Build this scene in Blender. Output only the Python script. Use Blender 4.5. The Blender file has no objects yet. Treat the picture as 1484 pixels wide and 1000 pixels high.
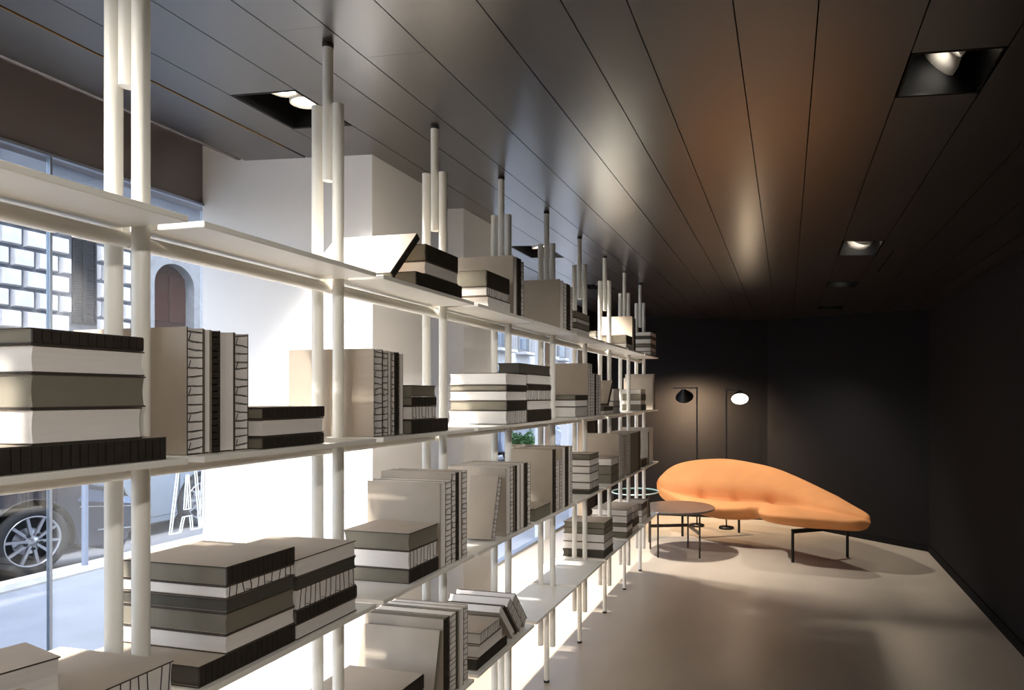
import bpy, bmesh, math, random
from mathutils import Vector, Matrix
R = math.radians
random.seed(7)
scene = bpy.context.scene
COL = scene.collection

# ------------------------------------------------------------------ camera
YAW = math.atan2(228.0, 932.0)
cam_d = bpy.data.cameras.new('camera')
cam = bpy.data.objects.new('camera', cam_d)
COL.objects.link(cam)
cam.location = (0, 0, 1.5)
cam.rotation_euler = (R(90), 0, YAW)
cam_d.sensor_fit = 'HORIZONTAL'
cam_d.sensor_width = 36.0
cam_d.lens = 932.0 / 1484.0 * 36.0
cam_d.shift_x = -(912.0 - 742.0) / 1484.0
cam_d.shift_y = (574.0 - 500.0) / 1484.0
cam_d.clip_start = 0.05
cam_d.clip_end = 400
scene.camera = cam

# ------------------------------------------------------------------ world, sun, exposure
world = bpy.data.worlds.new('sky')
scene.world = world
world.use_nodes = True
wn = world.node_tree
wn.nodes.clear()
w_out = wn.nodes.new('ShaderNodeOutputWorld')
w_bg = wn.nodes.new('ShaderNodeBackground')
w_sky = wn.nodes.new('ShaderNodeTexSky')
w_sky.sky_type = 'NISHITA'
w_sky.sun_disc = False
w_sky.sun_elevation = R(58)
w_sky.sun_rotation = R(120)
w_sky.air_density = 1.0
w_sky.dust_density = 1.5
w_sky.ozone_density = 1.5
w_hs = wn.nodes.new('ShaderNodeHueSaturation')
w_hs.inputs['Saturation'].default_value = 0.55
wn.links.new(w_sky.outputs[0], w_hs.inputs['Color'])
wn.links.new(w_hs.outputs[0], w_bg.inputs[0])
wn.links.new(w_bg.outputs[0], w_out.inputs[0])
w_bg.inputs[1].default_value = 0.85

sun_d = bpy.data.lights.new('sun', 'SUN')
sun_d.energy = 3.2
sun_d.angle = R(0.6)
sun_d.color = (1.0, 0.96, 0.9)
sun = bpy.data.objects.new('sun', sun_d)
COL.objects.link(sun)
sun.rotation_euler = Vector((-0.42, 0.25, -1.0)).to_track_quat('-Z', 'Y').to_euler()

vs = scene.view_settings
vs.view_transform = 'Standard'
vs.look = 'None'
vs.exposure = 0.15
vs.gamma = 1.0
vs.use_curve_mapping = False
try:
    scene.cycles.use_denoising = True
    scene.cycles.max_bounces = 10
    scene.cycles.diffuse_bounces = 5
    scene.cycles.transparent_max_bounces = 16
    scene.cycles.sample_clamp_indirect = 8.0
except Exception:
    pass

DOWN_W = 200.0      # watts of each ceiling spot

# ------------------------------------------------------------------ materials
def srgb(r, g, b):
    def f(v):
        v /= 255.0
        return v / 12.92 if v <= 0.04045 else ((v + 0.055) / 1.055) ** 2.4
    return (f(r), f(g), f(b), 1.0)

def mat(name, col, rough=0.6, metal=0.0, noise=0.0, nscale=30.0, bump=0.0, bscale=200.0, spec=0.5,
        emit=None, estr=0.0, coat=0.0, stretch=(1, 1, 1)):
    m = bpy.data.materials.new(name)
    m.use_nodes = True
    nt = m.node_tree
    p = nt.nodes['Principled BSDF']
    p.inputs['Base Color'].default_value = col
    p.inputs['Roughness'].default_value = rough
    p.inputs['Metallic'].default_value = metal
    p.inputs['Specular IOR Level'].default_value = spec
    if coat:
        p.inputs['Coat Weight'].default_value = coat
        p.inputs['Coat Roughness'].default_value = 0.33 if 'ceil' in name else 0.08
    if emit:
        p.inputs['Emission Color'].default_value = emit
        p.inputs['Emission Strength'].default_value = estr
    tc = nt.nodes.new('ShaderNodeTexCoord')
    mp = nt.nodes.new('ShaderNodeMapping')
    mp.inputs['Scale'].default_value = stretch
    nt.links.new(tc.outputs['Object'], mp.inputs[0])
    if noise > 0:
        n = nt.nodes.new('ShaderNodeTexNoise')
        n.inputs['Scale'].default_value = nscale
        n.inputs['Detail'].default_value = 5
        nt.links.new(mp.outputs[0], n.inputs['Vector'])
        r = nt.nodes.new('ShaderNodeValToRGB')
        a = tuple(max(0, c * (1 - noise)) for c in col[:3]) + (1,)
        b = tuple(min(1, c * (1 + noise)) for c in col[:3]) + (1,)
        r.color_ramp.elements[0].position = 0.3
        r.color_ramp.elements[1].position = 0.7
        r.color_ramp.elements[0].color = a
        r.color_ramp.elements[1].color = b
        nt.links.new(n.outputs[0], r.inputs[0])
        nt.links.new(r.outputs[0], p.inputs['Base Color'])
    if bump > 0:
        n2 = nt.nodes.new('ShaderNodeTexNoise')
        n2.inputs['Scale'].default_value = bscale
        n2.inputs['Detail'].default_value = 3
        nt.links.new(mp.outputs[0], n2.inputs['Vector'])
        bp = nt.nodes.new('ShaderNodeBump')
        bp.inputs['Strength'].default_value = bump
        bp.inputs['Distance'].default_value = 0.004
        nt.links.new(n2.outputs[0], bp.inputs['Height'])
        nt.links.new(bp.outputs[0], p.inputs['Normal'])
    return m

def glass_mat(name, tint=(0.96, 0.98, 1.0, 1), refl=0.06):
    m = bpy.data.materials.new(name)
    m.use_nodes = True
    nt = m.node_tree
    nt.nodes.clear()
    o = nt.nodes.new('ShaderNodeOutputMaterial')
    mx = nt.nodes.new('ShaderNodeMixShader')
    t = nt.nodes.new('ShaderNodeBsdfTransparent')
    t.inputs[0].default_value = tint
    g = nt.nodes.new('ShaderNodeBsdfGlossy')
    g.inputs['Roughness'].default_value = 0.02
    mx.inputs[0].default_value = refl
    nt.links.new(t.outputs[0], mx.inputs[1])
    nt.links.new(g.outputs[0], mx.inputs[2])
    nt.links.new(mx.outputs[0], o.inputs[0])
    return m

M = {}
M['floor'] = mat('floor_resin', srgb(186, 172, 155), 0.38, noise=0.10, nscale=2.2, bump=0.03, bscale=30, stretch=(1, 0.5, 1))
M['floor_joint'] = mat('floor_joint', srgb(150, 138, 124), 0.7, noise=0.1)
M['ceil'] = mat('ceiling_board', srgb(31, 25, 22), 0.28, noise=0.06, nscale=3, bump=0.02, bscale=60, spec=0.85, coat=0.65)
M['void'] = mat('ceiling_void', srgb(14, 12, 11), 0.8, noise=0.1)
M['gold'] = mat('brass_edge', srgb(150, 112, 60), 0.35, 0.8, noise=0.05)
M['fascia'] = mat('dark_gloss_panel', srgb(84, 76, 74), 0.16, noise=0.04, nscale=2)
M['charcoal'] = mat('charcoal_paint', srgb(24, 22, 23), 0.8, noise=0.06, nscale=1.5, bump=0.03, bscale=90, spec=0.15)
M['baseb'] = mat('baseboard_paint', srgb(22, 20, 20), 0.8, noise=0.05, spec=0.1)
M['plaster'] = mat('white_plaster', srgb(228, 226, 225), 0.85, noise=0.02, nscale=3, bump=0.03, bscale=150)
M['glass'] = glass_mat('window_glass')
M['steel'] = mat('steel_joint', srgb(150, 158, 170), 0.35, 0.9, noise=0.05)
M['frame_white'] = mat('window_frame_white', srgb(225, 226, 228), 0.5, noise=0.02)
M['cream'] = mat('cream_lacquer', srgb(240, 236, 227), 0.42, noise=0.015, nscale=8)
M['rubber'] = mat('black_rubber', srgb(40, 36, 32), 0.6, noise=0.1)
M['blackmetal'] = mat('black_metal', srgb(22, 21, 22), 0.4, 0.3, noise=0.1)
M['bronze'] = mat('bronze_metal', srgb(66, 58, 50), 0.38, 0.6, noise=0.08)
M['housing'] = mat('fixture_black', srgb(9, 8, 8), 0.5, noise=0.1, spec=0.15)
M['lampwhite'] = mat('lamp_ring', srgb(210, 205, 195), 0.4, noise=0.02)
M['lens'] = mat('lamp_lens', (1, 1, 1, 1), 0.4, emit=(1.0, 0.93, 0.82, 1), estr=8.0)
M['lens_soft'] = mat('lamp_lens_soft', (1, 1, 1, 1), 0.4, emit=(1.0, 0.93, 0.82, 1), estr=4.0)
M['diff'] = mat('floor_lamp_diffuser', (1, 1, 1, 1), 0.4, emit=(1.0, 0.86, 0.66, 1), estr=7.0)
M['sofa'] = mat('orange_wool', srgb(214, 144, 86), 0.85, noise=0.05, nscale=6, bump=0.08, bscale=500)
M['tabletop'] = mat('grey_brown_top', srgb(78, 68, 62), 0.3, noise=0.06, nscale=4)
M['tglass'] = glass_mat('table_glass', (0.80, 0.88, 0.86, 1), 0.12)
M['tglass_rim'] = mat('glass_rim', srgb(170, 190, 186), 0.15, noise=0.02)
# books
M['board'] = mat('greige_board', srgb(178, 165, 149), 0.8, noise=0.04, nscale=14, bump=0.05, bscale=400)
M['board_edge'] = mat('board_edge', srgb(62, 55, 47), 0.85, noise=0.1)
M['white'] = mat('paper_white', srgb(231, 225, 219), 0.85, noise=0.02, nscale=20, bump=0.05, bscale=300, stretch=(1, 8, 1))
M['grey'] = mat('olive_grey_cloth', srgb(122, 116, 102), 0.85, noise=0.05, nscale=25, bump=0.06, bscale=500)
M['greydark'] = mat('dark_grey_cloth', srgb(74, 70, 61), 0.85, noise=0.06, nscale=25, bump=0.06, bscale=500)
M['dark'] = mat('espresso_spine', srgb(44, 37, 29), 0.7, noise=0.25, nscale=60, bump=0.2, bscale=150)
M['thread'] = mat('black_thread', srgb(38, 33, 29), 0.8, noise=0.1)
# street
M['pave'] = mat('pavement', srgb(172, 175, 180), 0.9, noise=0.08, nscale=3, bump=0.05, bscale=40)
M['kerb'] = mat('granite_kerb', srgb(212, 210, 206), 0.85, noise=0.06, nscale=9)
M['road'] = mat('asphalt', srgb(120, 121, 124), 0.9, noise=0.1, nscale=14, bump=0.1, bscale=90)
M['stone'] = mat('pale_stone', srgb(164, 165, 169), 0.9, noise=0.10, nscale=4, bump=0.15, bscale=25)
M['stone_dk'] = mat('stone_joint', srgb(74, 78, 86), 0.95, noise=0.1, nscale=5)
M['arch'] = mat('grey_stone', srgb(112, 115, 120), 0.9, noise=0.16, nscale=6, bump=0.2, bscale=20)
M['wood'] = mat('brown_door_wood', srgb(46, 23, 13), 0.7, spec=0.05, noise=0.18, nscale=5, stretch=(1, 6, 0.6))
M['shutter'] = mat('blue_grey_shutter', srgb(26, 29, 37), 0.7, spec=0.05, noise=0.06)
M['winblue'] = mat('far_pane', srgb(44, 62, 92), 0.12, noise=0.15, nscale=2)
M['iron'] = mat('railing_iron', srgb(40, 44, 54), 0.5, noise=0.05)
M['carblue'] = mat('dark_blue_paint', srgb(30, 38, 54), 0.25, 0.3, noise=0.03, coat=0.8)
M['carsilver'] = mat('silver_paint', srgb(128, 140, 154), 0.28, 0.5, noise=0.03, coat=0.7)
M['carred'] = mat('deep_grey_paint', srgb(80, 92, 112), 0.28, 0.4, noise=0.03, coat=0.7)
M['tyre'] = mat('tyre_rubber', srgb(40, 41, 44), 0.85, noise=0.1)
M['rim'] = mat('alloy', srgb(176, 178, 184), 0.3, 0.8, noise=0.04)
M['carglass'] = mat('car_glass', srgb(30, 36, 44), 0.06, noise=0.05)
M['headlight'] = mat('headlight_glass', srgb(86, 100, 124), 0.08, 0.4, noise=0.2, nscale=15)
M['plastic'] = mat('black_plastic', srgb(24, 25, 28), 0.6, noise=0.1)
M['vinyl'] = mat('white_vinyl', srgb(232, 242, 250), 0.5, noise=0.01, emit=None)
M['bollard'] = mat('pale_blue_post', srgb(128, 142, 166), 0.5, noise=0.05)
M['pot'] = mat('planter_clay', srgb(176, 150, 118), 0.8, noise=0.1, nscale=8)
M['leaf'] = mat('leaf_green', srgb(62, 104, 48), 0.6, noise=0.25, nscale=10)
M['roofext'] = mat('outer_wall', srgb(190, 184, 176), 0.9, noise=0.05)

# ------------------------------------------------------------------ mesh helpers
class MB:
    """collects faces and links them as one mesh object"""
    def __init__(self):
        self.v, self.f, self.mi, self.sm = [], [], [], []
    def add(self, verts, faces, mi=0, smooth=False):
        o = len(self.v)
        self.v += [tuple(p) for p in verts]
        for k, f in enumerate(faces):
            self.f.append([i + o for i in f])
            self.mi.append(mi[k] if isinstance(mi, (list, tuple)) else mi)
            self.sm.append(smooth)
        return self
    def box(self, x0, x1, y0, y1, z0, z1, mi=0):
        v = [(x0, y0, z0), (x1, y0, z0), (x1, y1, z0), (x0, y1, z0), (x0, y0, z1), (x1, y0, z1), (x1, y1, z1), (x0, y1, z1)]
        f = [(0, 3, 2, 1), (4, 5, 6, 7), (0, 1, 5, 4), (2, 3, 7, 6), (1, 2, 6, 5), (3, 0, 4, 7)]
        return self.add(v, f, mi)
    def hexa(self, pts, mi=0):
        return self.add(pts, [(0, 3, 2, 1), (4, 5, 6, 7), (0, 1, 5, 4), (2, 3, 7, 6), (1, 2, 6, 5), (3, 0, 4, 7)], mi)
    def tube(self, a, b, r, n=16, r2=None, caps=True, mi=0):
        a, b = Vector(a), Vector(b)
        r2 = r if r2 is None else r2
        d = (b - a).normalized()
        u = d.orthogonal().normalized()
        w = d.cross(u)
        vs_ = []
        for p, rr in ((a, r), (b, r2)):
            for k in range(n):
                t = 2 * math.pi * k / n
                vs_.append(p + (u * math.cos(t) + w * math.sin(t)) * rr)
        fs = [(k, (k + 1) % n, n + (k + 1) % n, n + k) for k in range(n)]
        self.add(vs_, fs, mi, True)
        if caps:
            self.add(vs_[:n], [tuple(reversed(range(n)))], mi)
            self.add(vs_[n:], [tuple(range(n))], mi)
        return self
    def bar(self, a, b, w, h, up=(0, 0, 1), mi=0):
        a, b = Vector(a), Vector(b)
        d = (b - a).normalized()
        s_ = d.cross(Vector(up)).normalized() * w / 2
        t = s_.cross(d).normalized() * h / 2
        p = [a - s_ - t, a + s_ - t, b + s_ - t, b - s_ - t, a - s_ + t, a + s_ + t, b + s_ + t, b - s_ + t]
        return self.hexa(p, mi)
    def lathe(self, prof, n=40, mi=0, smooth=True, mtx=None):
        vs_ = []
        for (r, z) in prof:
            for k in range(n):
                t = 2 * math.pi * k / n
                vs_.append(Vector((r * math.cos(t), r * math.sin(t), z)))
        if mtx:
            vs_ = [mtx @ p for p in vs_]
        fs = []
        for i in range(len(prof) - 1):
            for k in range(n):
                fs.append((i * n + k, i * n + (k + 1) % n, (i + 1) * n + (k + 1) % n, (i + 1) * n + k))
        return self.add(vs_, fs, mi, smooth)
    def prism(self, poly, axis, a, b, mi=0):
        """poly = 2-D outline; axis 0: outline in (y,z) extruded along x, 1: (x,z) along y, 2: (x,y) along z"""
        def P(p, t):
            return [(t, p[0], p[1]), (p[0], t, p[1]), (p[0], p[1], t)][axis]
        n = len(poly)
        vs_ = [P(p, a) for p in poly] + [P(p, b) for p in poly]
        fs = [(k, (k + 1) % n, n + (k + 1) % n, n + k) for k in range(n)]
        fs.append(tuple(reversed(range(n))))
        fs.append(tuple(range(n, 2 * n)))
        return self.add(vs_, fs, mi)
    def mesh(self, name, mats):
        me = bpy.data.meshes.new(name)
        me.from_pydata(self.v, [], self.f)
        for m in (mats if isinstance(mats, (list, tuple)) else [mats]):
            me.materials.append(M[m] if isinstance(m, str) else m)
        me.polygons.foreach_set('material_index', self.mi)
        me.polygons.foreach_set('use_smooth', self.sm)
        bm = bmesh.new()
        bm.from_mesh(me)
        bmesh.ops.recalc_face_normals(bm, faces=bm.faces)
        bm.to_mesh(me)
        bm.free()
        me.update()
        return me
    def build(self, name, mats, parent=None):
        return link(name, self.mesh(name, mats), parent)

def link(name, me, parent=None, loc=None):
    o = bpy.data.objects.new(name, me)
    COL.objects.link(o)
    if parent is not None:
        o.parent = parent
    if loc:
        o.location = loc
    return o

def tag(o, label=None, cat=None, group=None, kind=None):
    if label: o['label'] = label
    if cat: o['category'] = cat
    if group: o['group'] = group
    if kind: o['kind'] = kind
    return o

def empty(name, loc=(0, 0, 0), rz=0.0):
    e = bpy.data.objects.new(name, None)
    e.empty_display_size = 0.1
    COL.objects.link(e)
    e.location = loc
    e.rotation_euler = (0, 0, rz)
    return e

def bevel(o, w=0.003, seg=2):
    m = o.modifiers.new('bevel', 'BEVEL')
    m.width = w
    m.segments = seg
    m.limit_method = 'ANGLE'
    return o

# ------------------------------------------------------------------ room
def cz(x):                     # the ceiling drops gently towards the right wall
    return 2.467 - 0.047 * (x + 1.223)

XG = -2.50                     # shop window plane
XR = 1.334                     # right wall
YB = 7.95                      # back wall
YF = -4.0                      # wall behind the viewer

fl = tag(MB().add([(XG, YF, 0), (XR, YF, 0), (XR, 6.72, 0), (-0.225, YB, 0), (XG, YB, 0),
                   (XG, YF, -.3), (XR, YF, -.3), (XR, 6.72, -.3), (-0.225, YB, -.3), (XG, YB, -.3)],
                  [(0, 1, 2, 3, 4), (9, 8, 7, 6, 5), (0, 5, 6, 1), (1, 6, 7, 2), (2, 7, 8, 3), (3, 8, 9, 4), (4, 9, 5, 0)]).build('floor', 'floor'),
         'pale beige resin floor running back to the sofa', 'floor', kind='structure')

tag(MB().box(XR, XR + .2, YF, 6.8, -.3, 2.9).build('wall_right', 'charcoal'),
    'dark charcoal wall along the right side of the room', 'wall', kind='structure')
tag(MB().prism([(XR + .001, 6.72), (XR + .2, 6.92), (0.0, 8.2), (-0.225, YB)], 2, -.3, 2.9).build('wall_corner', 'charcoal'),
    'dark charcoal slanted wall behind the sofa tip', 'wall', kind='structure')
tag(MB().box(XG - .2, -0.225, YB, YB + .25, -.3, 2.9).build('wall_back', 'charcoal'),
    'dark charcoal back wall behind the two floor lamps', 'wall', kind='structure')
tag(MB().box(XG - .2, XR + .2, YF - .2, YF, -.3, 2.9).build('wall_rear', 'charcoal'),
    'dark charcoal wall at the near end of the room', 'wall', kind='structure')
tag(MB().box(XR - .012, XR - .001, YF, 6.70, 0, .07).build('baseboard_right', 'baseb'),
    'black baseboard at the foot of the right wall', 'baseboard', kind='structure')
tag(MB().prism([(XR - .012, 6.70), (XR - .001, 6.715), (-0.226, YB - .001), (-0.232, YB - .014)], 2, 0, .05).build('baseboard_corner', 'baseb'),
    'black baseboard at the foot of the slanted wall', 'baseboard', kind='structure')
tag(MB().box(XG - .12, XG + .1, 7.58, YB, -.3, 2.9).build('wall_left', 'charcoal'),
    'dark wall strip between the far window and back wall', 'wall', kind='structure')

# white piers between the shop windows
bevel(tag(MB().box(XG, -1.645, 2.303, 2.72, -.3, 2.7).build('wall_pier_near', 'plaster'),
    'wide white plaster pier behind the shelves, nearer one', 'wall', kind='structure'), .004)
bevel(tag(MB().box(XG, -1.65, 3.078, 3.431, -.3, 2.7).build('wall_pier_far', 'plaster'),
    'narrow white plaster pier behind the shelves, farther one', 'wall', kind='structure'), .004)

# dark glossy fascia over the glass and the mass of the house above
tag(MB().box(XG - .1, XG, YF, YB, 2.345, 3.1).build('wall_fascia', 'fascia'),
    'dark glossy fascia panel above the shop window', 'wall', kind='structure')
tag(MB().box(XG - .3, XR + .2, YF - .2, YB + .25, 3.1, 7.6).build('wall_upper', 'roofext'),
    'upper floors of the house over the shop', 'wall', kind='structure')

# ceiling: dark slab with boards hung below it
ceil = tag(MB().hexa([(XG, YF, cz(XG) + .20), (XR + .2, YF, cz(XR) + .20), (XR + .2, YB + .2, cz(XR) + .20), (XG, YB + .2, cz(XG) + .20),
                      (XG, YF, 3.1), (XR + .2, YF, 3.1), (XR + .2, YB + .2, 3.1), (XG, YB + .2, 3.1)]).build('ceiling', 'void'),
           'dark brown boarded ceiling with satin sheen', 'ceiling', kind='structure')
JX = [-2.272, -1.956, -1.785, -1.530, -1.324, -1.167, -0.966, -0.718, -0.518, -0.364, -0.121, 0.072, 0.315, 0.545, 0.785, 1.01, 1.2, XR]
LEFT_FIX = [(-0.45, -0.17), (1.748, 2.028), (3.945, 4.325), (5.45, 5.73)]
RIGHT_FIX = [(-0.45, -0.17), (1.805, 2.065), (3.90, 4.30), (5.27, 5.52), (6.66, 6.84)]
CUTS = {2: LEFT_FIX, 12: RIGHT_FIX}
def y_end(x):
    return YB if x < -0.225 else YB - (x + 0.225) / (XR + 0.225) * (YB - 6.72)
def board(x0, x1, y0, y1):
    g = .0018
    a, b = x0 + g, x1 - g
    g = .0003
    m = MB()
    ya, yb = min(y1, y_end(x0)), min(y1, y_end(x1))
    m.hexa([(a, y0 + g, cz(a)), (b, y0 + g, cz(b)), (b, yb - g, cz(b)), (a, ya - g, cz(a)),
            (a, y0 + g, cz(a) + .03), (b, y0 + g, cz(b) + .03), (b, yb - g, cz(b) + .03), (a, ya - g, cz(a) + .03)])
    return m.build('board', 'ceil', ceil)
for i in range(len(JX) - 1):
    x0, x1 = JX[i], JX[i + 1]
    if i == 0:
        x1 -= .008
    segs = []
    y = YF
    for (c0, c1) in CUTS.get(i, []):
        segs.append((y, c0)); y = c1
    segs.append((y, 9.0))
    for (s0, s1) in segs:
        cuts = [s0]
        off = [1.45, 1.47, 4.8, 3.3, 1.44, 1.60, 4.2, 3.2, 5.2, 2.4, 4.6, 3.6, 5.9, 2.9, 4.4, 3.1, 5.0][i]
        for q in ((off,) if i in (1, 4, 5) else ()):
            if s0 + .3 < q < s1 - .3 and q < y_end(x1) - .3:
                cuts.append(q)
        cuts.append(s1)
        for a, b in zip(cuts, cuts[1:]):
            if a < min(y_end(x0), y_end(x1)) - .02:
                board(x0, x1, a, b)
# brass edged slot and rounded edge trim of the ceiling
zz = cz(-1.96)
MB().box(-1.9645, -1.9605, YF, 2.19, zz - .002, zz + .02).build('slot_edge', 'gold', ceil)
tr = MB()
tr.hexa([(-2.30, YF, cz(-2.3) - .004), (-2.274, YF, cz(-2.274) - .004), (-2.274, 2.29, cz(-2.274) - .004), (-2.30, 2.29, cz(-2.3) - .004),
         (-2.30, YF, cz(-2.3) + .2), (-2.274, YF, cz(-2.274) + .2), (-2.274, 2.29, cz(-2.274) + .2), (-2.30, 2.29, cz(-2.3) + .2)])
bevel(tr.build('edge_trim', 'fascia', ceil), .008, 3)

# shop windows -------------------------------------------------------------
def window(n, y0, y1, label, joints=(), posts=(), head=2.345):
    w = tag(empty('window_%d' % n, (XG, y0, 0)), label, 'window', kind='structure')
    edges = [y0] + list(joints) + [y1]
    for a, b in zip(edges, edges[1:]):
        link('pane', MB().box(-.006, .006, a - y0 + .004, b - y0 - .004, .0, head).mesh('pane', 'glass'), w)
    for j in joints:
        link('glass_joint', MB().box(-.008, .008, j - y0 - .004, j - y0 + .004, 0, head).mesh('glass_joint', 'steel'), w)
    link('head_frame', MB().box(-.012, .012, 0, y1 - y0, head - .010, head).mesh('head_frame', 'steel'), w)
    link('sill_frame', MB().box(-.03, .03, 0, y1 - y0, 0, .03).mesh('sill_frame', 'steel'), w)
    for (a, b) in posts:
        link('mullion', MB().box(-.05, .06, a - y0, b - y0, 0, head).mesh('mullion', 'frame_white'), w)
    return w
window(1, YF, 2.303, 'frameless shop window left of the wide white pier', joints=(-2.2, -.25, 1.70))
window(2, 2.72, 3.078, 'slim shop window between the two white piers')
window(3, 3.431, 7.58, 'long shop window beyond the narrow white pier', posts=((6.28, 6.44), (7.36, 7.58)))

# ------------------------------------------------------------------ ceiling lights
def spot(name, loc, target, watt, parent=None, size=R(75), blend=.6, col=(1.0, .95, .88), rad=.035):
    d = bpy.data.lights.new(name, 'SPOT')
    d.energy = watt
    d.spot_size = size
    d.spot_blend = blend
    d.color = col
    d.shadow_soft_size = rad
    o = bpy.data.objects.new(name, d)
    COL.objects.link(o)
    o.location = loc
    o.rotation_euler = (Vector(target) - Vector(loc)).to_track_quat('-Z', 'Y').to_euler()
    if parent is not None:
        o.parent = parent
        o.location = Vector(loc) - parent.location
    return o

def fixture(x0, x1, y0, y1, targets, label, watts, bright=True, size=R(92)):
    xc, yc = (x0 + x1) / 2, (y0 + y1) / 2
    zc = cz(xc)
    root = tag(empty('ceiling_light', (xc, yc, zc)), label, 'ceiling light', 'recessed ceiling lights')
    hx, hy = (x1 - x0) / 2 - .004, (y1 - y0) / 2 - .004
    dep = .13
    m = MB()
    t = .006
    sl = -0.047
    for (a, b, c, d) in ((-hx, -hx + t, -hy, hy), (hx - t, hx, -hy, hy), (-hx, hx, -hy, -hy + t), (-hx, hx, hy - t, hy)):
        m.hexa([(a, c, sl * a), (b, c, sl * b), (b, d, sl * b), (a, d, sl * a), (a, c, dep), (b, c, dep), (b, d, dep), (a, d, dep)])
    m.box(-hx, hx, -hy, hy, dep - .004, dep)
    m.build('housing', 'housing', root)
    for k, tg in enumerate(targets):
        ly = (-hy * .42, hy * .42)[k] if len(targets) == 2 else 0.0
        p = Vector((0, ly, .066))
        d = (Vector(tg) - (Vector((xc, yc, zc)) + p)).normalized()
        mt = Matrix.Translation(p) @ d.to_track_quat('Z', 'Y').to_matrix().to_4x4()
        rr = min(hx, hy * .5) * .80
        hd = MB().lathe([(rr * .6, -.045), (rr * .95, -.01), (rr, .012), (rr * .93, .014), (rr * .86, .004)], 28, mtx=mt).build('lamp_head', 'lampwhite', root)
        MB().lathe([(rr * .86, .004), (rr * .4, .0), (0.0, .0)], 28, mtx=mt).build('lens', 'lens' if bright else 'lens_soft', hd)
        loc = Vector((xc, yc, zc)) + (p + d * .03 if size > 2 else Vector((0, ly, -.012)))
        spot('ceiling_light_beam', loc, tg, watts[k], root, size, 1.0 if size > 2 else .7)
    return root

LX0, LX1 = JX[2], JX[3]
RX0, RX1 = JX[12], JX[13]
fixture(LX0, LX1, *LEFT_FIX[0], [(-1.95, 2.3, 1.75), (-1.25, .75, 1.2)], 'recessed twin ceiling light over the near shelf end', (DOWN_W * 1.1, DOWN_W * 1.9), size=R(125))
fixture(LX0, LX1, *LEFT_FIX[1], [(-1.38, 1.55, 0.6), (-1.45, 2.1, .5)], 'recessed twin ceiling light over the shelves by the wide white pier', (DOWN_W * 1.15, DOWN_W * .6))
fixture(LX0, LX1, *LEFT_FIX[2], [(-1.55, 3.9, 0.2), (-1.42, 4.5, .9)], 'recessed twin ceiling light over the middle of the shelves', (DOWN_W, DOWN_W * 1.6))
fixture(LX0, LX1, *LEFT_FIX[3], [(-1.55, 5.4, 0.2), (-0.5, 6.5, .5)], 'recessed twin ceiling light over the far end of the shelves', (DOWN_W, DOWN_W * .9), size=R(84))
fixture(RX0, RX1, *RIGHT_FIX[0], [(-1.1, .95, 1.2), (-1.1, 1.7, 0.9)], 'recessed twin ceiling light at the near right of the ceiling', (DOWN_W * .15, DOWN_W * .15), size=R(64))
fixture(RX0, RX1, *RIGHT_FIX[1], [(-1.1, 2.6, 1.0), (-1.1, 3.6, 1.0)], 'largest recessed twin ceiling light, upper right of the room', (DOWN_W * .12, DOWN_W * .15), size=R(60))
fixture(RX0, RX1, *RIGHT_FIX[2], [(-0.55, 6.5, .5), (0.1, 6.3, .35)], 'recessed twin ceiling light second in the right-hand row', (DOWN_W * .05, DOWN_W * .04), size=R(46))
fixture(RX0, RX1, *RIGHT_FIX[3], [(-0.2, 6.6, .4), (0.2, 6.4, 0)], 'recessed twin ceiling light third in the right-hand row', (DOWN_W * .04, DOWN_W * .03), False, R(72))
fixture(RX0, RX1, *RIGHT_FIX[4], [(-0.1, 6.65, 0.3)], 'small recessed ceiling light nearest the slanted wall', (DOWN_W * .30,), False, R(100))
# slim black slot in the right ceiling
tag(MB().hexa([(.62, 4.15, cz(.62) - .0025), (.632, 4.15, cz(.632) - .0025), (.632, 4.85, cz(.632) - .0025), (.62, 4.85, cz(.62) - .0025),
               (.62, 4.15, cz(.62) + .002), (.632, 4.15, cz(.632) + .002), (.632, 4.85, cz(.632) + .002), (.62, 4.85, cz(.62) + .002)]).build('ceiling_slot', 'housing'),
    'thin black slot diffuser in the right ceiling boards', 'air slot')

# ------------------------------------------------------------------ bookcase
XC, XF, XK = -1.223, -1.060, -1.386
PY = [0.412 + .5535 * k for k in range(10)]       # posts; PY[1]=.9655 ... PY[9]=5.3935
PY = [.412, .965, 1.518, 2.070, 2.622, 3.174, 3.728, 4.283, 4.838, 5.390]
LV = {1: 1.829, 2: 1.387, 3: .947, 4: .512}
ST = .012
case = tag(empty('bookcase', (XC, 2.9, 0)), 'long cream metal bookcase of open shelves on tube posts', 'bookcase')
def rel(m):
    return [(x - XC, y - 2.9, z) for (x, y, z) in m]
def part(mb, name, mt, parent=case, off=(XC, 2.9, 0)):
    mb.v = [(x - off[0], y - off[1], z - off[2]) for (x, y, z) in mb.v]
    return mb.build(name, mt, parent)
for k in range(9):
    for l, z in LV.items():
        a, b = PY[k] + .0155, PY[k + 1] - .0155
        s = part(MB().box(XK, XF, a, b, z - ST, z), 'shelf_board', 'cream')
        bevel(s, .0015, 1)
        part(MB().tube((XC, PY[k] + .002, z - ST - .020), (XC, PY[k + 1] - .002, z - ST - .020), .0145, 14), 'rail', 'cream')
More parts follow.
